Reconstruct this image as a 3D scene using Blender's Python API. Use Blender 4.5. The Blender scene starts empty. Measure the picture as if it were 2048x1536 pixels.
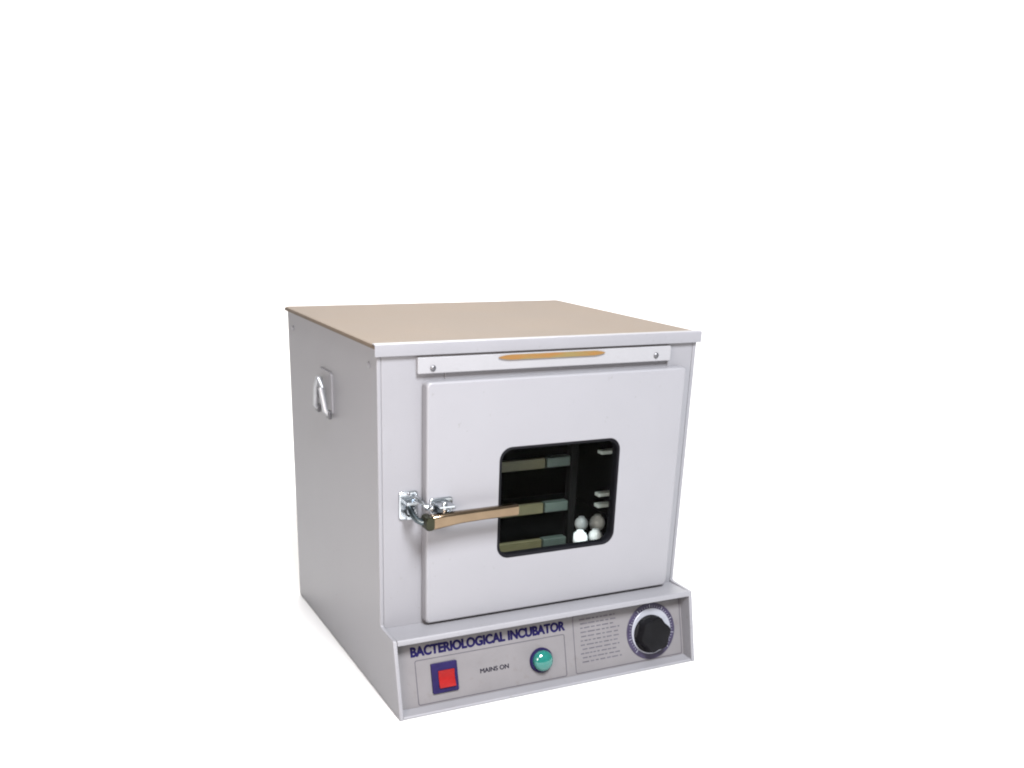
import bpy, bmesh, math, random
from mathutils import Vector, Matrix, Euler

random.seed(7)
scene = bpy.context.scene
col = scene.collection

# ------------------------------------------------------------------ sizes (metres)
W, D, H = 0.500, 0.427, 0.504          # cabinet
LID_T, LID_O, LIP = 0.0055, 0.004, 0.015  # lid thickness, overhang and depth of its front lip
P_BOT, P_TOP, P_H, B_H = 0.077, 0.0513, 0.111, 0.107   # control housing
YB, YT = -0.056, -0.027                # recessed face plate, bottom and top y
DOOR_Y = -0.018


# ------------------------------------------------------------------ materials
def new_mat(name):
    m = bpy.data.materials.new(name)
    m.use_nodes = True
    nt = m.node_tree
    return m, nt, nt.nodes['Principled BSDF']


def simple(name, colr, rough=0.5, metal=0.0, spec=0.5, noise=0.0, scale=30.0, bump=0.0, bscale=400.0):
    m, nt, b = new_mat(name)
    b.inputs['Roughness'].default_value = rough
    b.inputs['Metallic'].default_value = metal
    b.inputs['Specular IOR Level'].default_value = spec
    b.inputs['Base Color'].default_value = (*colr, 1)
    tc = nt.nodes.new('ShaderNodeTexCoord')
    if noise > 0:
        n = nt.nodes.new('ShaderNodeTexNoise')
        n.inputs['Scale'].default_value = scale
        n.inputs['Detail'].default_value = 6
        nt.links.new(tc.outputs['Object'], n.inputs['Vector'])
        r = nt.nodes.new('ShaderNodeValToRGB')
        r.color_ramp.elements[0].position = 0.3
        r.color_ramp.elements[1].position = 0.7
        r.color_ramp.elements[0].color = (*[c * (1 - noise) for c in colr], 1)
        r.color_ramp.elements[1].color = (*[min(1, c * (1 + noise)) for c in colr], 1)
        nt.links.new(n.outputs['Fac'], r.inputs['Fac'])
        nt.links.new(r.outputs['Color'], b.inputs['Base Color'])
        mr = nt.nodes.new('ShaderNodeMapRange')
        mr.inputs['To Min'].default_value = rough * 0.88
        mr.inputs['To Max'].default_value = min(1, rough * 1.12)
        nt.links.new(n.outputs['Fac'], mr.inputs['Value'])
        nt.links.new(mr.outputs['Result'], b.inputs['Roughness'])
    if bump > 0:
        n2 = nt.nodes.new('ShaderNodeTexNoise')
        n2.inputs['Scale'].default_value = bscale
        n2.inputs['Detail'].default_value = 3
        nt.links.new(tc.outputs['Object'], n2.inputs['Vector'])
        bp = nt.nodes.new('ShaderNodeBump')
        bp.inputs['Strength'].default_value = bump
        bp.inputs['Distance'].default_value = 0.001
        nt.links.new(n2.outputs['Fac'], bp.inputs['Height'])
        nt.links.new(bp.outputs['Normal'], b.inputs['Normal'])
    return m


PAINT = simple('grey_enamel_paint', (0.200, 0.200, 0.217), 0.42, noise=0.025, scale=9, bump=0.12, bscale=520)
PAINT_DOOR = simple('door_enamel_paint', (0.221, 0.221, 0.239), 0.38, noise=0.02, scale=9, bump=0.10, bscale=520)
LIDTINT = simple('lid_warm_tint', (0.108, 0.081, 0.058), 0.55, spec=0.3, noise=0.10, scale=7, bump=0.12, bscale=420)  # warm reflected light on the top is put into this colour
TRIM = simple('trim_white_paint', (0.25, 0.25, 0.265), 0.35, noise=0.02, scale=20)
PLATE = simple('face_plate_paint', (0.145, 0.139, 0.146), 0.42, noise=0.05, scale=25)
CHROME = simple('worn_chrome', (0.52, 0.55, 0.58), 0.22, metal=1.0, noise=0.08, scale=60)
LEVER = simple('lever_tan_metal', (0.24, 0.175, 0.115), 0.20, metal=1.0, noise=0.10, scale=50)  # tan tint in the metal's base colour
HOOK = simple('dark_chrome', (0.085, 0.105, 0.115), 0.28, metal=1.0, noise=0.2, scale=90)
DARKMETAL = simple('dark_tinted_chrome', (0.035, 0.036, 0.022), 0.35, metal=0.8, noise=0.15, scale=60)  # chrome end; the dark it reflects is put into the base colour
STEEL = simple('side_handle_steel', (0.33, 0.34, 0.36), 0.38, metal=0.55, noise=0.08, scale=60)
RUBBER = simple('black_rubber', (0.004, 0.004, 0.006), 0.6, spec=0.12, noise=0.2, scale=80)
LINER = simple('dark_chamber_liner', (0.003, 0.003, 0.003), 0.7, spec=0.1, noise=0.25, scale=15)
OLIVE = simple('olive_shelf_bar', (0.085, 0.077, 0.040), 0.5, noise=0.15, scale=40)
CLIP = simple('grey_green_clip', (0.062, 0.082, 0.074), 0.35, metal=0.3, noise=0.12, scale=40)
RAIL = simple('pale_steel_rail', (0.75, 0.82, 0.80), 0.3, metal=0.2, noise=0.08, scale=40)
VESSEL = simple('white_glazed_vessel', (0.88, 0.92, 0.95), 0.18, noise=0.05, scale=40)
BLUEINK = simple('navy_ink', (0.006, 0.004, 0.045), 0.7, spec=0.15, noise=0.15, scale=150)
PRINTINK = simple('soft_grey_print', (0.085, 0.080, 0.095), 0.6, spec=0.2, noise=0.2, scale=150)
GREYINK = simple('grey_ink', (0.052, 0.048, 0.060), 0.55, noise=0.15, scale=150)
DARKINK = simple('dark_ink', (0.012, 0.010, 0.018), 0.7, spec=0.15, noise=0.15, scale=150)
NAVY = simple('navy_plastic', (0.010, 0.006, 0.045), 0.5, spec=0.2, noise=0.15, scale=80)
RED = simple('red_rocker_plastic', (0.20, 0.005, 0.005), 0.4, spec=0.25, noise=0.12, scale=90)
BLACK = simple('black_bakelite', (0.004, 0.004, 0.005), 0.5, spec=0.15, noise=0.2, scale=60)
SEAL = simple('grey_door_seal', (0.17, 0.17, 0.19), 0.6, noise=0.1, scale=60)
DIALBAND = simple('dial_purple_band', (0.028, 0.022, 0.050), 0.45, noise=0.25, scale=120)
DIALDISC = simple('dial_silver_disc', (0.30, 0.31, 0.35), 0.32, metal=0.2, noise=0.05, scale=60)
SCREW = simple('dark_screw', (0.13, 0.13, 0.14), 0.4, metal=0.7, noise=0.15, scale=200)


def grip_material():
    m, nt, b = new_mat('orange_brown_insert')
    tc = nt.nodes.new('ShaderNodeTexCoord')
    mp = nt.nodes.new('ShaderNodeMapping')
    mp.inputs['Scale'].default_value = (9, 60, 60)
    n = nt.nodes.new('ShaderNodeTexNoise')
    n.inputs['Scale'].default_value = 3
    r = nt.nodes.new('ShaderNodeValToRGB')
    r.color_ramp.elements[0].position = 0.35
    r.color_ramp.elements[0].color = (0.19, 0.092, 0.024, 1)
    r.color_ramp.elements[1].position = 0.65
    r.color_ramp.elements[1].color = (0.155, 0.115, 0.042, 1)
    nt.links.new(tc.outputs['Object'], mp.inputs['Vector'])
    nt.links.new(mp.outputs['Vector'], n.inputs['Vector'])
    nt.links.new(n.outputs['Fac'], r.inputs['Fac'])
    nt.links.new(r.outputs['Color'], b.inputs['Base Color'])
    b.inputs['Roughness'].default_value = 0.35
    return m


GRIP = grip_material()


def add_wear(m, amount=0.35, scale=130.0, lo=0.70, hi=0.78):
    nt = m.node_tree
    b = nt.nodes['Principled BSDF']
    src = b.inputs['Base Color'].links[0].from_socket
    tc = nt.nodes.new('ShaderNodeTexCoord')
    n = nt.nodes.new('ShaderNodeTexNoise')
    n.inputs['Scale'].default_value = scale
    n.inputs['Detail'].default_value = 4
    big = nt.nodes.new('ShaderNodeTexNoise')
    big.inputs['Scale'].default_value = 6.0
    r = nt.nodes.new('ShaderNodeMapRange')
    r.inputs['From Min'].default_value = lo
    r.inputs['From Max'].default_value = hi
    r.inputs['To Max'].default_value = amount
    r2 = nt.nodes.new('ShaderNodeMapRange')
    r2.inputs['From Min'].default_value = 0.45
    r2.inputs['From Max'].default_value = 0.65
    mul = nt.nodes.new('ShaderNodeMath')
    mul.operation = 'MULTIPLY'
    mx = nt.nodes.new('ShaderNodeMix')
    mx.data_type = 'RGBA'
    mx.inputs['B'].default_value = (0.10, 0.085, 0.075, 1)
    for q in (n, big):
        nt.links.new(tc.outputs['Object'], q.inputs['Vector'])
    nt.links.new(n.outputs['Fac'], r.inputs['Value'])
    nt.links.new(big.outputs['Fac'], r2.inputs['Value'])
    nt.links.new(r.outputs['Result'], mul.inputs[0])
    nt.links.new(r2.outputs['Result'], mul.inputs[1])
    nt.links.new(mul.outputs[0], mx.inputs['Factor'])
    nt.links.new(src, mx.inputs['A'])
    nt.links.new(mx.outputs['Result'], b.inputs['Base Color'])


add_wear(PAINT, 0.5, 140, 0.66, 0.74)
add_wear(PAINT_DOOR, 0.3, 140, 0.68, 0.76)
add_wear(LIDTINT, 0.35, 60, 0.58, 0.72)
add_wear(PLATE, 0.3, 90, 0.60, 0.75)


def lens_material():
    m, nt, b = new_mat('green_lamp_lens')
    b.inputs['Base Color'].default_value = (0.009, 0.125, 0.105, 1)
    b.inputs['Roughness'].default_value = 0.12
    b.inputs['Coat Weight'].default_value = 1.0
    b.inputs['Subsurface Weight'].default_value = 0.25
    b.inputs['Subsurface Radius'].default_value = (0.002, 0.006, 0.005)
    return m


LENS = lens_material()


def pane_material():
    m = bpy.data.materials.new('clear_window_glass')
    m.use_nodes = True
    nt = m.node_tree
    nt.nodes.clear()
    out = nt.nodes.new('ShaderNodeOutputMaterial')
    tr = nt.nodes.new('ShaderNodeBsdfTransparent')
    tr.inputs['Color'].default_value = (0.86, 0.90, 0.88, 1)
    gl = nt.nodes.new('ShaderNodeBsdfGlossy')
    gl.inputs['Roughness'].default_value = 0.03
    fr = nt.nodes.new('ShaderNodeFresnel')
    fr.inputs['IOR'].default_value = 1.10
    mx = nt.nodes.new('ShaderNodeMixShader')
    nt.links.new(fr.outputs['Fac'], mx.inputs['Fac'])
    nt.links.new(tr.outputs['BSDF'], mx.inputs[1])
    nt.links.new(gl.outputs['BSDF'], mx.inputs[2])
    nt.links.new(mx.outputs['Shader'], out.inputs['Surface'])
    return m


PANE = pane_material()
FLOORM = simple('white_paper_floor', (0.60, 0.60, 0.60), 0.75, spec=0.2, noise=0.006, scale=3)


# ------------------------------------------------------------------ mesh helpers
def obj(name, bm, mat, parent=None, smooth=False, bevel=0.0, seg=2, angle=35):
    bmesh.ops.recalc_face_normals(bm, faces=bm.faces)
    me = bpy.data.meshes.new(name)
    bm.to_mesh(me)
    bm.free()
    o = bpy.data.objects.new(name, me)
    col.objects.link(o)
    me.materials.append(mat)
    if smooth or bevel > 0:
        for p in me.polygons:
            p.use_smooth = True
    if bevel > 0:
        b = o.modifiers.new('bevel', 'BEVEL')
        b.width = bevel
        b.segments = seg
        b.limit_method = 'ANGLE'
        b.angle_limit = math.radians(angle)
        b.harden_normals = True
    elif smooth:
        me.set_sharp_from_angle(angle=math.radians(40))
        wn = o.modifiers.new('weighted_normals', 'WEIGHTED_NORMAL')
        wn.keep_sharp = True
    if parent is not None:
        o.parent = parent
    return o


def box(bm, x0, x1, y0, y1, z0, z1, M=None):
    vs = [bm.verts.new(v) for v in ((x0, y0, z0), (x1, y0, z0), (x1, y1, z0), (x0, y1, z0),
                                    (x0, y0, z1), (x1, y0, z1), (x1, y1, z1), (x0, y1, z1))]
    for f in ((0, 3, 2, 1), (4, 5, 6, 7), (0, 1, 5, 4), (1, 2, 6, 5), (2, 3, 7, 6), (3, 0, 4, 7)):
        bm.faces.new([vs[i] for i in f])
    if M is not None:
        for v in vs:
            v.co = M @ v.co
    return vs


def prism_x(bm, pts_yz, x0, x1):
    a = [bm.verts.new((x0, y, z)) for y, z in pts_yz]
    b = [bm.verts.new((x1, y, z)) for y, z in pts_yz]
    n = len(a)
    bm.faces.new(a)
    bm.faces.new(b[::-1])
    for i in range(n):
        bm.faces.new((a[i], b[i], b[(i + 1) % n], a[(i + 1) % n]))


def rr(cx, cz, w, h, r, k=6):
    """rounded rectangle loop in a plane (u, v), 4*(k+1) points"""
    pts = []
    r = max(r, 1e-5)
    for sx, sz, a0 in ((1, 1, 0), (-1, 1, 90), (-1, -1, 180), (1, -1, 270)):
        for i in range(k + 1):
            a = math.radians(a0 + 90 * i / k)
            pts.append((cx + sx * (w / 2 - r) + r * math.cos(a), cz + sz * (h / 2 - r) + r * math.sin(a)))
    return pts


def circle(cx, cz, r, n=48):
    return [(cx + r * math.cos(2 * math.pi * i / n), cz + r * math.sin(2 * math.pi * i / n)) for i in range(n)]


def stack(bm, loops, M, cap0=True, cap1=True, closed=False):
    """loops: list of (points2d, out).  Local axes: u along x, out along -y, v along z (before M)."""
    rings = []
    for pts, out in loops:
        rings.append([bm.verts.new(M @ Vector((u, -out, v))) for u, v in pts])
    n = len(rings[0])
    pairs = list(zip(rings, rings[1:]))
    if closed:
        pairs.append((rings[-1], rings[0]))
    for a, b in pairs:
        for i in range(n):
            bm.faces.new((a[i], a[(i + 1) % n], b[(i + 1) % n], b[i]))
    if cap0 and not closed:
        bm.faces.new(rings[0])
    if cap1 and not closed:
        bm.faces.new(rings[-1][::-1])


def lathe(bm, prof, M, n=40):
    """prof: (radius, out) pairs, axis along -y of M"""
    loops = [(circle(0, 0, max(r, 1e-4), n), o) for r, o in prof]
    stack(bm, loops, M)


def tube(bm, pts, r, n=12):
    rings = []
    pts = [Vector(p) for p in pts]
    up = Vector((0.13, 0.31, 0.94))
    for i, p in enumerate(pts):
        t = (pts[min(i + 1, len(pts) - 1)] - pts[max(i - 1, 0)]).normalized()
        a = t.cross(up).normalized()
        b = t.cross(a)
        rings.append([bm.verts.new(p + r * (math.cos(2 * math.pi * k / n) * a + math.sin(2 * math.pi * k / n) * b))
                      for k in range(n)])
    for q, s in zip(rings, rings[1:]):
        for k in range(n):
            bm.faces.new((q[k], q[(k + 1) % n], s[(k + 1) % n], s[k]))
    bm.faces.new(rings[0])
    bm.faces.new(rings[-1][::-1])


def text_obj(name, body, size, M, mat, parent, width=None, extrude=0.00015, bold=0.0, double=0.0):
    cu = bpy.data.curves.new(name, 'FONT')
    cu.body = body
    cu.size = size
    cu.extrude = extrude
    cu.offset = bold
    cu.align_x = 'LEFT'
    t = bpy.data.objects.new(name + '_curve', cu)
    col.objects.link(t)
    dg = bpy.context.evaluated_depsgraph_get()
    me = bpy.data.meshes.new_from_object(t.evaluated_get(dg))
    bpy.data.objects.remove(t)
    me.name = name
    xs = [v.co.x for v in me.vertices]
    s = 1.0 if width is None else width / (max(xs) - min(xs))
    x0 = min(xs)
    for v in me.vertices:       # text lies in XY facing +Z: map to u along x, v along z, facing -y
        v.co = M @ Vector(((v.co.x - x0) * s, -v.co.z, v.co.y))
    if double:                  # a heavier stroke: the same letters once more, a hair to the right
        b2 = bmesh.new()
        b2.from_mesh(me)
        base = b2.verts[:] + b2.edges[:] + b2.faces[:]
        for k, (du, dv) in enumerate(((1, 0), (0.5, 0.6), (0.5, -0.6), (1.6, 0))):
            off = M.to_3x3() @ Vector((double * du, -0.00005 * (k + 1), double * dv))
            g = bmesh.ops.duplicate(b2, geom=base)
            for v in g['geom']:
                if isinstance(v, bmesh.types.BMVert):
                    v.co += off
        b2.to_mesh(me)
        b2.free()
    me.materials.clear()
    me.materials.append(mat)
    o = bpy.data.objects.new(name, me)
    col.objects.link(o)
    o.parent = parent
    return o


I = Matrix.Identity(4)


def T(x, y, z):
    return Matrix.Translation((x, y, z))


# ------------------------------------------------------------------ the setting: one white sweep
bm = bmesh.new()
prof = [(-7.0, 0.0), (-2.0, 0.0), (0.0, 0.0), (2.6, 0.0)]
R_ = 1.4
for i in range(1, 17):
    a = math.radians(90 * i / 16)
    prof.append((2.6 + R_ * math.sin(a), R_ * (1 - math.cos(a))))
prof.append((2.6 + R_, 6.0))
rows = [[bm.verts.new((x, y, z)) for y, z in prof] for x in (-8.0, 8.0)]
for i in range(len(prof) - 1):
    bm.faces.new((rows[0][i], rows[1][i], rows[1][i + 1], rows[0][i + 1]))
bmesh.ops.rotate(bm, verts=bm.verts, cent=(0, 0, 0), matrix=Matrix.Rotation(-0.4485, 3, 'Z'))
fl = obj('backdrop', bm, FLOORM, smooth=True)
fl['kind'] = 'structure'
fl['label'] = 'plain white seamless floor and backdrop under and behind the incubator'

# ------------------------------------------------------------------ the incubator
inc = bpy.data.objects.new('incubator', None)
col.objects.link(inc)
inc['label'] = 'pale grey bench incubator with dark door window and top tinted warm on white floor'
inc['category'] = 'incubator'

# cabinet: folded sheet sides that run forward as the cheeks of the control housing
SH = 0.006
zc = H - LID_T
cx0, cx1, cz0, cz1, cy1 = 0.050, 0.484, 0.1675, 0.445, 0.330     # chamber
bm = bmesh.new()
side = [(D, 0.0), (D, zc), (0.0, zc), (0.0, B_H + 0.006), (-0.004, B_H + 0.0045), (-P_TOP + 0.002, P_H), (-P_TOP, P_H - 0.002), (-P_BOT, 0.0)]
prism_x(bm, side, 0, SH)
prism_x(bm, side, W - SH, W)
box(bm, SH, W - SH, D - SH, D, 0, zc)
box(bm, SH, W - SH, 0.003, D - SH, 0.0, 0.006)
# front frame round the chamber mouth (set 0.6 mm behind the side sheets' edges)
f0, f1 = 0.0006, 0.012
mx0, mx1, mz0, mz1 = 0.095, 0.450, 0.172, 0.425                # mouth
box(bm, SH, mx0, f0, f1, 0.006, zc)
box(bm, mx1, W - SH, f0, f1, 0.006, zc)
box(bm, mx0, mx1, f0, f1, mz1, zc)
box(bm, mx0, mx1, f0, f1, 0.006, mz0)
obj('cabinet', bm, PAINT, inc, bevel=0.0016, seg=3)

# dark chamber inside
bm = bmesh.new()
t = 0.004
box(bm, cx0, cx1, cy1, cy1 + t, cz0, cz1)
box(bm, cx0 - t, cx0, f1, cy1 + t, cz0 - t, cz1 + t)
box(bm, cx1, cx1 + t, f1, cy1 + t, cz0 - t, cz1 + t)
box(bm, cx0, cx1, f1, cy1 + t, cz1, cz1 + t)
box(bm, cx0, cx1, f1, cy1 + t, cz0 - t, cz0)
obj('chamber', bm, LINER, inc)

# shelves seen through the window: an olive bar with a grey-green clip, carried by a black post
for z in (0.3085, 0.2375, 0.1790):
    bm = bmesh.new()
    box(bm, cx0, 0.2875, 0.060, 0.068, z - 0.008, z + 0.008)
    sh = obj('shelf_bar', bm, OLIVE, inc, bevel=0.001)
    bm = bmesh.new()
    box(bm, 0.2885, 0.329, 0.056, 0.070, z - 0.007, z + 0.009)
    obj('clip', bm, CLIP, sh, bevel=0.002)
bm = bmesh.new()
box(bm, 0.330, 0.342, 0.056, 0.070, cz0, cz1)
obj('shelf_post', bm, LINER, inc, bevel=0.001)
for z in (0.3170, 0.2490, 0.2310):
    bm = bmesh.new()
    box(bm, 0.383, cx1, 0.055, 0.068, z - 0.0028, z + 0.0028)
    obj('side_rail', bm, RAIL, inc, bevel=0.0008)

# lid
bm = bmesh.new()
loops = []
cxm, cym = W / 2, D / 2
for ins, z in ((0.0, zc), (0.0, H - 0.0035), (0.0010, H - 0.0010), (0.0035, H)):
    w_, d_ = W + 2 * LID_O - 2 * ins, D + 2 * LID_O - 2 * ins
    loops.append([bm.verts.new((u, v, z)) for u, v in rr(cxm, cym, w_, d_, 0.004, 4)])
for a, b in zip(loops, loops[1:]):
    n = len(a)
    for i in range(n):
        bm.faces.new((a[i], a[(i + 1) % n], b[(i + 1) % n], b[i]))
bm.faces.new(loops[-1])
bm.faces.new(loops[0][::-1])
lid = obj('lid', bm, LIDTINT, inc, smooth=True)
lid['label'] = 'lid tinted with warm reflected light'
# folded front edge of the lid in the cabinet's grey
bm = bmesh.new()
prism_x(bm, [(-LID_O - 0.0012, H - LIP), (-LID_O - 0.0012, H - 0.0012), (-LID_O - 0.0006, H + 0.0003), (-LID_O + 0.0008, H + 0.0010), (0.006, H + 0.0010), (0.006, H + 0.0003), (-LID_O - 0.0001, H - 0.001), (-LID_O - 0.0001, H - LIP)],
        -LID_O, W + LID_O)
e = obj('lid_edge', bm, PAINT, lid, bevel=0.0004)
e['label'] = 'pale grey front edge strip'

# trim strip above the door
bm = bmesh.new()
stack(bm, [(rr(0.252, 0.4755, 0.396, 0.021, 0.002, 3), -0.001), (rr(0.252, 0.4755, 0.396, 0.021, 0.002, 3), 0.0065),
           (rr(0.252, 0.4755, 0.3935, 0.0185, 0.0015, 3), 0.0075)], I)
strip = obj('trim_strip', bm, TRIM, inc, smooth=True)
bm = bmesh.new()
N = 28
top, bot = [], []
for i in range(N + 1):
    u = i / N
    hh = 0.0033 * min(1, (1 - abs(2 * u - 1) ** 9) + 0.12)
    x = 0.170 + u * 0.166
    top.append((x, 0.4815 + hh))
    bot.append((x, 0.4815 - hh))
pl = top + bot[::-1]
a = [bm.verts.new((x, -0.0070, z)) for x, z in pl]
b = [bm.verts.new((x, -0.0098, z)) for x, z in pl]
bm.faces.new(a)
bm.faces.new(b[::-1])
for i in range(len(a)):
    j = (i + 1) % len(a)
    bm.faces.new((a[i], b[i], b[j], a[j]))
obj('grip_insert', bm, GRIP, strip)
for sx0, sz0 in ((0.0748, 0.4720), (0.4240, 0.4735)):
    bm = bmesh.new()
    lathe(bm, [(0.0040, 0.0070), (0.0040, 0.0085), (0.0028, 0.0098), (0.0003, 0.0102)], T(sx0, 0, sz0), 20)
    obj('screw', bm, SCREW, strip, smooth=True)

# door
DX0, DX1, DZ0, DZ1 = 0.0625, 0.4735, 0.1125, 0.4555
dcx, dcz, dw, dh = (DX0 + DX1) / 2, (DZ0 + DZ1) / 2, DX1 - DX0, DZ1 - DZ0
wcx, wcz, ww, wh, wr = 0.2695, 0.2780, 0.196, 0.163, 0.019
K = 8
bm = bmesh.new()
stack(bm, [
    (rr(dcx, dcz, dw, dh, 0.006, K), 0.002),
    (rr(dcx, dcz, dw, dh, 0.006, K), 0.0135),
    (rr(dcx, dcz, dw - 0.0008, dh - 0.0008, 0.006, K), 0.0155),
    (rr(dcx, dcz, dw - 0.0030, dh - 0.0030, 0.006, K), 0.0172),
    (rr(dcx, dcz, dw - 0.0070, dh - 0.0070, 0.005, K), 0.0180),
    (rr(wcx, wcz, ww + 0.002, wh + 0.002, wr + 0.001, K), 0.0180),
    (rr(wcx, wcz, ww, wh, wr, K), 0.0172),
    (rr(wcx, wcz, ww, wh, wr, K), 0.002),
], I, closed=True)
door = obj('door', bm, PAINT_DOOR, inc, smooth=True)
# seal behind the door
bm = bmesh.new()
stack(bm, [(rr(dcx, dcz, dw - 0.0015, dh - 0.0015, 0.006, K), -0.0004), (rr(dcx, dcz, dw - 0.0015, dh - 0.0015, 0.006, K), 0.0019),
           (rr(wcx, wcz, ww + 0.02, wh + 0.02, wr, K), 0.0019), (rr(wcx, wcz, ww + 0.02, wh + 0.02, wr, K), -0.0004)], I, closed=True)
obj('door_seal', bm, SEAL, door)
# rubber round the window and the pane
bm = bmesh.new()
stack(bm, [(rr(wcx, wcz, ww - 0.0002, wh - 0.0002, wr, K), 0.004), (rr(wcx, wcz, ww - 0.0002, wh - 0.0002, wr, K), 0.0178),
           (rr(wcx, wcz, ww - 0.003, wh - 0.003, wr, K), 0.0186), (rr(wcx, wcz, ww - 0.007, wh - 0.007, wr - 0.002, K), 0.0176),
           (rr(wcx, wcz, ww - 0.008, wh - 0.008, wr - 0.002, K), 0.004)], I, closed=True)
obj('window_gasket', bm, RUBBER, door, smooth=True)
bm = bmesh.new()
pts = rr(wcx, wcz, ww - 0.0082, wh - 0.0082, wr - 0.002, K)
bm.faces.new([bm.verts.new((x, -0.0130, z)) for x, z in pts])
obj('window_pane', bm, PANE, door)

# piano hinge down the right edge
bm = bmesh.new()
nk = 9
zz0, zz1 = DZ0 + 0.012, DZ1 - 0.006
for i in range(nk):
    za = zz0 + (zz1 - zz0) * i / nk + 0.0012
    zb = zz0 + (zz1 - zz0) * (i + 1) / nk - 0.0012
    M = T(0.4772, -0.0035, za) @ Matrix.Rotation(math.radians(90), 4, 'X') @ Matrix.Identity(4)
    # cylinder along z
    n = 16
    r0 = 0.0029 if i % 2 else 0.0025
    a = [bm.verts.new((0.4775 + r0 * math.cos(2 * math.pi * k / n), -0.0030 + r0 * math.sin(2 * math.pi * k / n), za)) for k in range(n)]
    b = [bm.verts.new((0.4775 + r0 * math.cos(2 * math.pi * k / n), -0.0030 + r0 * math.sin(2 * math.pi * k / n), zb)) for k in range(n)]
    for k in range(n):
        bm.faces.new((a[k], a[(k + 1) % n], b[(k + 1) % n], b[k]))
    bm.faces.new(a[::-1])
    bm.faces.new(b)
obj('hinge', bm, PAINT, inc, smooth=True)

# latch: striker on the cabinet, lever on the door
bm = bmesh.new()
stack(bm, [(rr(0.042, 0.287, 0.027, 0.040, 0.004, 4), -0.0008), (rr(0.042, 0.287, 0.027, 0.040, 0.004, 4), 0.0022),
           (rr(0.042, 0.287, 0.0245, 0.0375, 0.003, 4), 0.0032)], I)
box(bm, 0.034, 0.050, -0.019, -0.003, 0.272, 0.277)
box(bm, 0.034, 0.050, -0.019, -0.003, 0.291, 0.296)
tube(bm, [(0.050, -0.006, 0.300), (0.053, -0.015, 0.297), (0.057, -0.024, 0.291), (0.062, -0.028, 0.288)], 0.0028)
lathe(bm, [(0.0005, 0.0), (0.006, 0.0002), (0.0062, 0.002), (0.0062, 0.010), (0.006, 0.0118), (0.0005, 0.012)],
      T(0.042, -0.0145, 0.278) @ Matrix.Rotation(math.radians(-90), 4, 'X'), 20)
striker = obj('latch_striker', bm, CHROME, inc, bevel=0.0012, seg=2)
for sz0 in (0.2705, 0.3030):
    bm = bmesh.new()
    lathe(bm, [(0.0026, 0.0030), (0.0026, 0.0042), (0.0016, 0.0050), (0.0002, 0.0052)], T(0.042, 0, sz0), 16)
    obj('screw', bm, SCREW, striker, smooth=True)

bm = bmesh.new()
stack(bm, [(rr(0.083, 0.288, 0.034, 0.022, 0.004, 4), 0.0172), (rr(0.083, 0.288, 0.034, 0.022, 0.004, 4), 0.0205),
           (rr(0.083, 0.288, 0.032, 0.020, 0.003, 4), 0.0215)], I)
box(bm, 0.070, 0.092, -0.047, -0.020, 0.279, 0.2825)
box(bm, 0.070, 0.092, -0.047, -0.020, 0.2915, 0.295)
lathe(bm, [(0.0042, 0.0), (0.0042, 0.021), (0.003, 0.0225), (0.0003, 0.023)],
      T(0.080, -0.038, 0.2760) @ Matrix.Rotation(math.radians(-90), 4, 'X'), 18)
box(bm, 0.0600, 0.0700, -0.0265, -0.0185, 0.2835, 0.2925)
lathe(bm, [(0.0004, -0.004), (0.0035, -0.0038), (0.0050, 0.0000), (0.0048, 0.0040), (0.0028, 0.0068), (0.0004, 0.0074)], T(0.064, -0.028, 0.2880), 18)
latch = obj('latch_base', bm, CHROME, door, bevel=0.0010, seg=2)

# hook that draws the door shut: from the striker's roller round to the lever's nose
bm = bmesh.new()
tube(bm, [(0.0400, -0.0120, 0.2890), (0.0385, -0.0200, 0.2860), (0.0395, -0.0270, 0.2800), (0.0430, -0.0330, 0.2750), (0.0480, -0.0380, 0.2730), (0.0540, -0.0410, 0.2735)], 0.0044)
obj('latch_hook', bm, HOOK, door, smooth=True)
bm = bmesh.new()
tube(bm, [(0.0960, -0.0170, 0.2830), (0.0975, -0.0240, 0.2845), (0.0965, -0.0320, 0.2870), (0.0925, -0.0370, 0.2905)], 0.0032)
obj('latch_spring', bm, CHROME, door, smooth=True)

# lever arm: tapered rounded bar, square cut at its free end
bm = bmesh.new()
secs = [(0.052, -0.0430, 0.2730, 0.0092, 0.0060), (0.060, -0.0450, 0.2740, 0.0102, 0.0070), (0.075, -0.0465, 0.2760, 0.0098, 0.0070),
        (0.100, -0.0470, 0.2775, 0.0084, 0.0062), (0.130, -0.0470, 0.2782, 0.0080, 0.0058), (0.160, -0.0470, 0.2786, 0.0080, 0.0056),
        (0.184, -0.0470, 0.2788, 0.0084, 0.0056), (0.1865, -0.0470, 0.2788, 0.0076, 0.0049)]
rings = []
for x, y, z, hh, hw in secs:
    rings.append([bm.verts.new((x, y + u, z + v)) for u, v in rr(0, 0, 2 * hw, 2 * hh, min(hw, hh) * 0.62, 5)])
for a, b in zip(rings, rings[1:]):
    n = len(a)
    for i in range(n):
        bm.faces.new((a[i], a[(i + 1) % n], b[(i + 1) % n], b[i]))
bm.faces.new(rings[0])
bm.faces.new(rings[-1][::-1])
obj('lever', bm, LEVER, door, smooth=True)
bm = bmesh.new()
stack(bm, [(rr(0.0545, 0.2735, 0.013, 0.0195, 0.005, 5), 0.0335), (rr(0.0545, 0.2735, 0.013, 0.0195, 0.005, 5), 0.0510),
           (rr(0.0545, 0.2735, 0.0105, 0.0165, 0.004, 5), 0.0530)], I)
obj('lever_nose', bm, DARKMETAL, door, smooth=True)

# drop handle on the left side: plate, bail and two lugs
MS = Matrix.Rotation(math.radians(-90), 4, 'Z')       # u -> -y , out -> -x


def side_pts(cy, cz, w, h, r):
    return rr(-cy, cz, w, h, r, 4)


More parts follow.
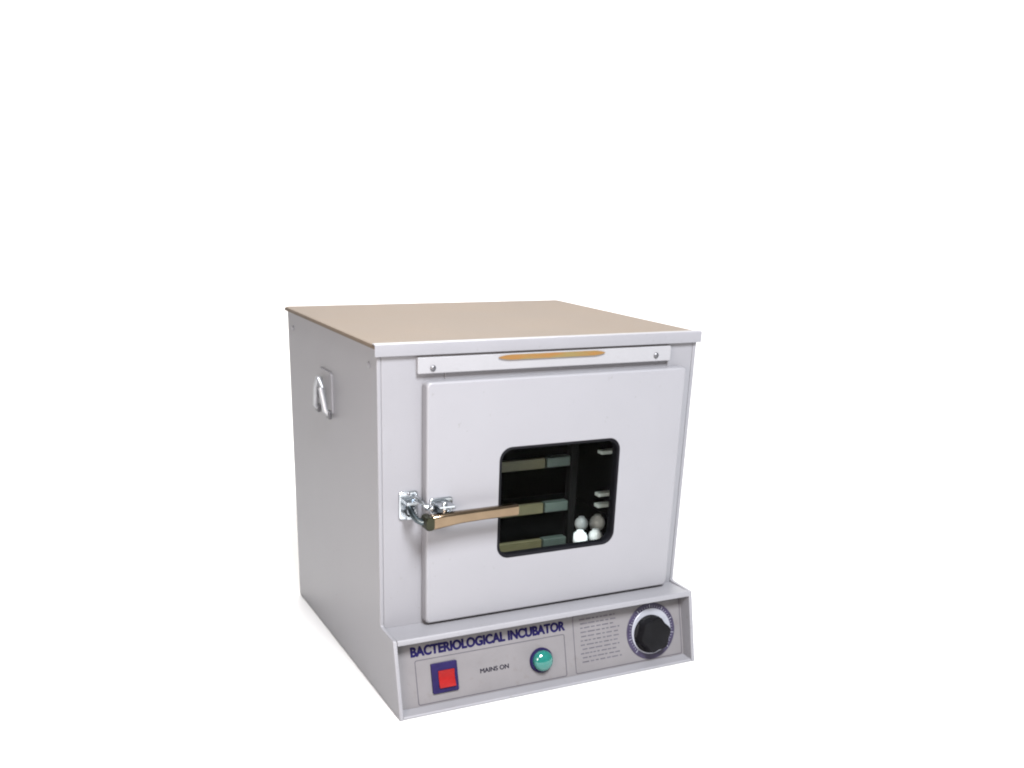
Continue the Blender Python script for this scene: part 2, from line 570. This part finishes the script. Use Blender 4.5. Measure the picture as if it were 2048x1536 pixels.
bm = bmesh.new()
stack(bm, [(side_pts(0.222, 0.405, 0.064, 0.062, 0.006), -0.0005), (side_pts(0.222, 0.405, 0.064, 0.062, 0.006), 0.0022),
           (side_pts(0.222, 0.405, 0.061, 0.059, 0.005), 0.0030)], MS)
for i in range(len(bm.verts)):
    pass
hd = obj('side_handle', bm, PAINT, inc, smooth=True)
hd['label'] = 'small drop handle plate on the left side'
bm = bmesh.new()
tube(bm, [(-0.004, 0.252, 0.374), (-0.010, 0.247, 0.380), (-0.013, 0.232, 0.412), (-0.012, 0.224, 0.424), (-0.012, 0.216, 0.424), (-0.013, 0.208, 0.412), (-0.010, 0.200, 0.380), (-0.004, 0.197, 0.374)], 0.0042)
obj('bail', bm, STEEL, hd, smooth=True)
for yy in (0.252, 0.197):
    bm = bmesh.new()
    box(bm, -0.008, -0.0025, yy - 0.006, yy + 0.006, 0.368, 0.380)
    obj('lug', bm, SCREW, hd, bevel=0.0015)

# side sheet rivets near the top edge
for yy, zz in ((0.030, 0.474), (0.395, 0.474)):
    bm = bmesh.new()
    lathe(bm, [(0.0042, -0.0004), (0.0042, 0.0008), (0.003, 0.0018), (0.0003, 0.0021)], MS @ T(-yy, 0, zz), 18)
    obj('rivet', bm, PAINT, inc, smooth=True)

# ---------------- control housing: hood and bottom lip between the two cheeks
bm = bmesh.new()
prism_x(bm, [(0.0, B_H + 0.0015), (-P_TOP + 0.001, P_H - 0.0005), (-P_TOP - 0.0008, P_H - 0.0025), (-P_TOP - 0.0016, P_H - 0.0080), (-P_TOP + 0.0004, P_H - 0.0080),
             (-P_TOP + 0.002, P_H - 0.0045), (0.0, B_H - 0.0030)], SH + 0.0002, W - SH - 0.0002)
prism_x(bm, [(-0.030, 0.0005), (-0.030, 0.0040), (-P_BOT + 0.0030, 0.0040), (-P_BOT + 0.0018, 0.0030), (-P_BOT + 0.0012, 0.0005)], SH + 0.0002, W - SH - 0.0002)
obj('control_housing', bm, PAINT, inc, bevel=0.0006)

# recessed face plate with its printing
edir = Vector((0, YT - YB, P_H)).normalized()
ndir = Vector((0, -edir.z, edir.y))
MF = Matrix(((1, 0, 0, 0), (0, -ndir.y, edir.y, YB), (0, -ndir.z, edir.z, 0), (0, 0, 0, 1)))
bm = bmesh.new()
box(bm, SH + 0.0004, W - SH - 0.0004, 0.0, 0.003, 0.0045, 0.108, MF)
plate = obj('face_plate', bm, PLATE, inc)
text_obj('heading_lettering', 'BACTERIOLOGICAL INCUBATOR', 0.0190, MF @ T(0.0315, 0, 0.0775), BLUEINK, plate, width=0.2485, bold=0.03 * 0.0155, double=0.0007)
text_obj('switch_lettering', 'MAINS ON', 0.0095, MF @ T(0.1360, 0, 0.0358), DARKINK, plate, width=0.046, double=0.0004)


def frame(name, x0, x1, s0, s1, w, mat, r=0.003):
    bm = bmesh.new()
    c = ((x0 + x1) / 2, (s0 + s1) / 2)
    stack(bm, [(rr(*c, x1 - x0, s1 - s0, r, 4), 0.0), (rr(*c, x1 - x0, s1 - s0, r, 4), 0.00025),
               (rr(*c, x1 - x0 - 2 * w, s1 - s0 - 2 * w, r - w * 0.5, 4), 0.00025), (rr(*c, x1 - x0 - 2 * w, s1 - s0 - 2 * w, r - w * 0.5, 4), 0.0)], MF, closed=True)
    return obj(name, bm, mat, plate)


frame('printed_border', 0.0365, 0.2790, 0.0060, 0.0715, 0.0011, GREYINK)
frame('printed_border', 0.2945, 0.4905, 0.0060, 0.0960, 0.0010, GREYINK)
# close-set lines of small print beside the dial (too small to read)
bm = bmesh.new()
s = 0.0885
while s > 0.020:
    x = 0.305 + random.uniform(0, 0.004)
    end = 0.372 + random.uniform(-0.006, 0.004)
    while x < end:
        l = random.uniform(0.004, 0.013)
        box(bm, x, min(x + l, end + 0.002), -0.0002, 0.0, s - 0.0010, s + 0.0010, MF)
        x += l + random.uniform(0.0015, 0.0035)
    s -= 0.0066
obj('small_print', bm, PRINTINK, plate)

# power switch
sx, ss = 0.0795, 0.0410
bm = bmesh.new()
stack(bm, [(rr(sx, ss, 0.0400, 0.0440, 0.002, 4), 0.0), (rr(sx, ss, 0.0400, 0.0440, 0.002, 4), 0.0030), (rr(sx, ss, 0.0380, 0.0420, 0.0015, 4), 0.0038),
           (rr(sx + 0.0025, ss - 0.002, 0.0260, 0.0260, 0.001, 4), 0.0038), (rr(sx + 0.0025, ss - 0.002, 0.0255, 0.0255, 0.001, 4), 0.0015)], MF)
sw = obj('power_switch', bm, NAVY, inc, smooth=True)
bm = bmesh.new()
rx0, rx1 = sx + 0.0025 - 0.0125, sx + 0.0025 + 0.0125
rz0, rz1 = ss - 0.002 - 0.0125, ss - 0.002 + 0.0125
v = [(rx0, -0.0015, rz0), (rx1, -0.0015, rz0), (rx1, -0.0015, rz1), (rx0, -0.0015, rz1)]
a = [bm.verts.new(MF @ Vector((x, y, z))) for x, y, z in v]
prof2 = [(rz0, 0.0070), (rz0 + 0.010, 0.0042), (rz1 - 0.009, 0.0040), (rz1, 0.0050)]
L = [bm.verts.new(MF @ Vector((rx0, -o_, z))) for z, o_ in prof2]
Rr = [bm.verts.new(MF @ Vector((rx1, -o_, z))) for z, o_ in prof2]
for i in range(3):
    bm.faces.new((L[i], Rr[i], Rr[i + 1], L[i + 1]))
bm.faces.new((a[0], a[1], Rr[0], L[0]))
bm.faces.new((a[3], L[3], Rr[3], a[2]))
bm.faces.new((a[0], *L, a[3]))
bm.faces.new((a[1], a[2], *Rr[::-1]))
obj('rocker', bm, RED, sw, bevel=0.0007)

# indicator lamp
lx, ls = 0.2362, 0.0385
bm = bmesh.new()
lathe(bm, [(0.0190, 0.0), (0.0190, 0.0030), (0.0178, 0.0045), (0.0160, 0.0045), (0.0155, 0.0025)], MF @ T(lx, 0, ls), 40)
lamp = obj('indicator_lamp', bm, NAVY, inc, smooth=True)
bm = bmesh.new()
pr = [(0.0158, 0.0025), (0.0158, 0.0080)]
for i in range(1, 9):
    aa = math.radians(90 * i / 8)
    pr.append((0.0158 * math.cos(aa), 0.0080 + 0.0085 * math.sin(aa)))
lathe(bm, pr, MF @ T(lx, 0, ls), 40)
obj('lens', bm, LENS, lamp, smooth=True)

# temperature dial
kx, ks = 0.4335, 0.0515
bm = bmesh.new()
lathe(bm, [(0.0445, 0.0), (0.0445, 0.0008), (0.0440, 0.0012), (0.0003, 0.0012)], MF @ T(kx, 0, ks), 64)
dial = obj('temperature_dial', bm, DIALBAND, inc, smooth=True)
bm = bmesh.new()
for i in range(41):
    aa = math.radians(-225 + i * 270 / 40 + 90 - 90)
    aa = math.radians(225 - i * 270 / 40)
    big = i % 5 == 0
    r0, r1 = (0.0372, 0.0425) if big else (0.0375, 0.0400)
    hw = 0.00045 if big else 0.00025
    Mt = MF @ T(kx, 0, ks) @ Matrix.Rotation(-aa, 4, 'Y')
    box(bm, r0, r1, -0.0015, -0.0011, -hw, hw, Mt)
obj('scale_marks', bm, DIALDISC, dial)
bm = bmesh.new()
lathe(bm, [(0.0362, 0.0010), (0.0362, 0.0020), (0.0350, 0.0028), (0.0003, 0.0034)], MF @ T(kx, 0, ks), 64)
obj('dial_disc', bm, DIALDISC, dial, smooth=True)
# lobed black knob with a pointer nose
n = 96
def lobed(r, amp, nose):
    pts = []
    for i in range(n):
        a_ = 2 * math.pi * i / n
        rr_ = r * (1 + amp * math.cos(6 * (a_ - 0.2)))
        d_ = math.atan2(math.sin(a_ + 0.15), math.cos(a_ + 0.15))
        rr_ += nose * math.exp(-(d_ / 0.22) ** 2)
        pts.append((rr_ * math.cos(a_), rr_ * math.sin(a_)))
    return pts
bm = bmesh.new()
MK = MF @ T(kx - 0.0032, 0, ks - 0.0035)
stack(bm, [(lobed(0.0300, 0.00, 0.0060), 0.0030), (lobed(0.0300, 0.00, 0.0060), 0.0055), (lobed(0.0272, 0.05, 0.0030), 0.0075), (lobed(0.0262, 0.07, 0.0010), 0.0190),
           (lobed(0.0248, 0.07, 0.0), 0.0210), (lobed(0.0180, 0.04, 0.0), 0.0216)], MK)
obj('knob', bm, BLACK, dial, smooth=True)

# ------------------------------------------------------------------ white vessels standing in the chamber
spots = [(0.3545, 0.058, 0.98, 'white rounded vessel nearest the left in the lower right of the door window'),
         (0.3850, 0.060, 0.90, 'white rounded vessel at the front right in the corner of the door window'),
         (0.3990, 0.128, 0.85, 'small dim white vessel standing behind and between the two front vessels'),
         (0.4230, 0.117, 1.00, 'white rounded vessel at the back right under the pale side rails in the window')]


def vessel_mesh():
    bm = bmesh.new()
    prof3 = [(0.0004, 0.0), (0.0060, 0.0004), (0.0098, 0.0028), (0.0124, 0.0075), (0.0132, 0.0120), (0.0124, 0.0170), (0.0100, 0.0212), (0.0066, 0.0236), (0.0058, 0.0244), (0.0060, 0.0254), (0.0056, 0.0258), (0.0004, 0.0259)]
    lathe(bm, prof3, Matrix.Rotation(math.radians(-90), 4, 'X'), 28)
    return bm


proto = None
for x, y, sc_, lab in spots:
    if proto is None:
        o = proto = obj('lab_vessel', vessel_mesh(), VESSEL, smooth=True)
    else:
        o = proto.copy()
        col.objects.link(o)
    o.location = (x, y, cz0 + 0.0002)
    o.scale = (sc_, sc_, sc_ * 1.05)
    o['label'] = lab
    o['category'] = 'vessel'
    o['group'] = 'white vessels inside the incubator'

# ------------------------------------------------------------------ light: added unseen area lamps and dim even ambient white
w = bpy.data.worlds.new('World')
scene.world = w
w.use_nodes = True
bg = w.node_tree.nodes['Background']
bg.inputs['Color'].default_value = (1.0, 1.0, 1.0, 1)
bg.inputs['Strength'].default_value = 0.2


def area_lamp(name, loc, target, sx_, sy_, power, colr):
    l = bpy.data.lights.new(name, 'AREA')
    l.shape = 'RECTANGLE'
    l.size, l.size_y = sx_, sy_
    l.energy = power
    l.color = colr
    o = bpy.data.objects.new(name, l)
    col.objects.link(o)
    o.location = loc
    o.rotation_euler = (Vector(target) - Vector(loc)).to_track_quat('-Z', 'Y').to_euler()
    return o


area_lamp('overhead_fill', (0.70, 1.5, 2.6), (-0.25, 0.9, 0), 1.3, 1.3, 108, (1.0, 0.97, 0.93))  # added, unseen: lifts the floor behind the cabinet to white
area_lamp('key_light', (-0.06, -2.0, 2.65), (0.25, 0, 0.25), 0.9, 0.9, 262, (0.97, 0.98, 1.0))  # added, unseen: main light on the cabinet front
area_lamp('side_fill', (-0.72, -0.80, 0.62), (0.0, 0.10, 0.28), 0.45, 0.45, 10, (1.0, 0.85, 0.76))  # added, unseen: brightens the left side towards its front edge
RZ = Matrix.Rotation(-0.4485, 3, 'Z')


def along(u, v, z):            # u to the right and v away from the camera, over the floor
    return RZ @ Vector((u, v, z))


area_lamp('backdrop_fill', along(-2.2, 2.0, 2.3), along(-2.0, 4.0, 1.9), 1.3, 1.3, 85, (1.0, 0.90, 0.84))  # added, unseen: whitens the left of the backdrop
area_lamp('backdrop_fill', along(2.2, 2.0, 2.3), along(2.0, 4.0, 1.9), 1.3, 1.3, 115, (1, 1, 1))  # added, unseen: whitens the right of the backdrop

# ------------------------------------------------------------------ camera (recovered from the cabinet's edges)
cam = bpy.data.cameras.new('camera')
co = bpy.data.objects.new('camera', cam)
col.objects.link(co)
co.location = (-0.43755, -1.23131, 0.69683)
co.rotation_euler = (1.199737, -0.0272806, -0.4485429)
cam.sensor_fit = 'HORIZONTAL'
cam.sensor_width = 36
cam.lens = 2016.716 / 2048 * 36
cam.shift_x = (1024 - 981.12) / 2048
cam.shift_y = (1154.4 - 768) / 2048
cam.clip_start = 0.02
cam.clip_end = 100
scene.camera = co

scene.render.resolution_x, scene.render.resolution_y = 1024, 768
vs = scene.view_settings
vs.view_transform = 'Standard'
vs.look = 'None'
vs.exposure = 0
vs.gamma = 1
vs.use_curve_mapping = False
scene.render.engine = 'CYCLES'
scene.cycles.max_bounces = 10
scene.cycles.transparent_max_bounces = 12
scene.cycles.use_denoising = True
scene.cycles.filter_width = 2.0
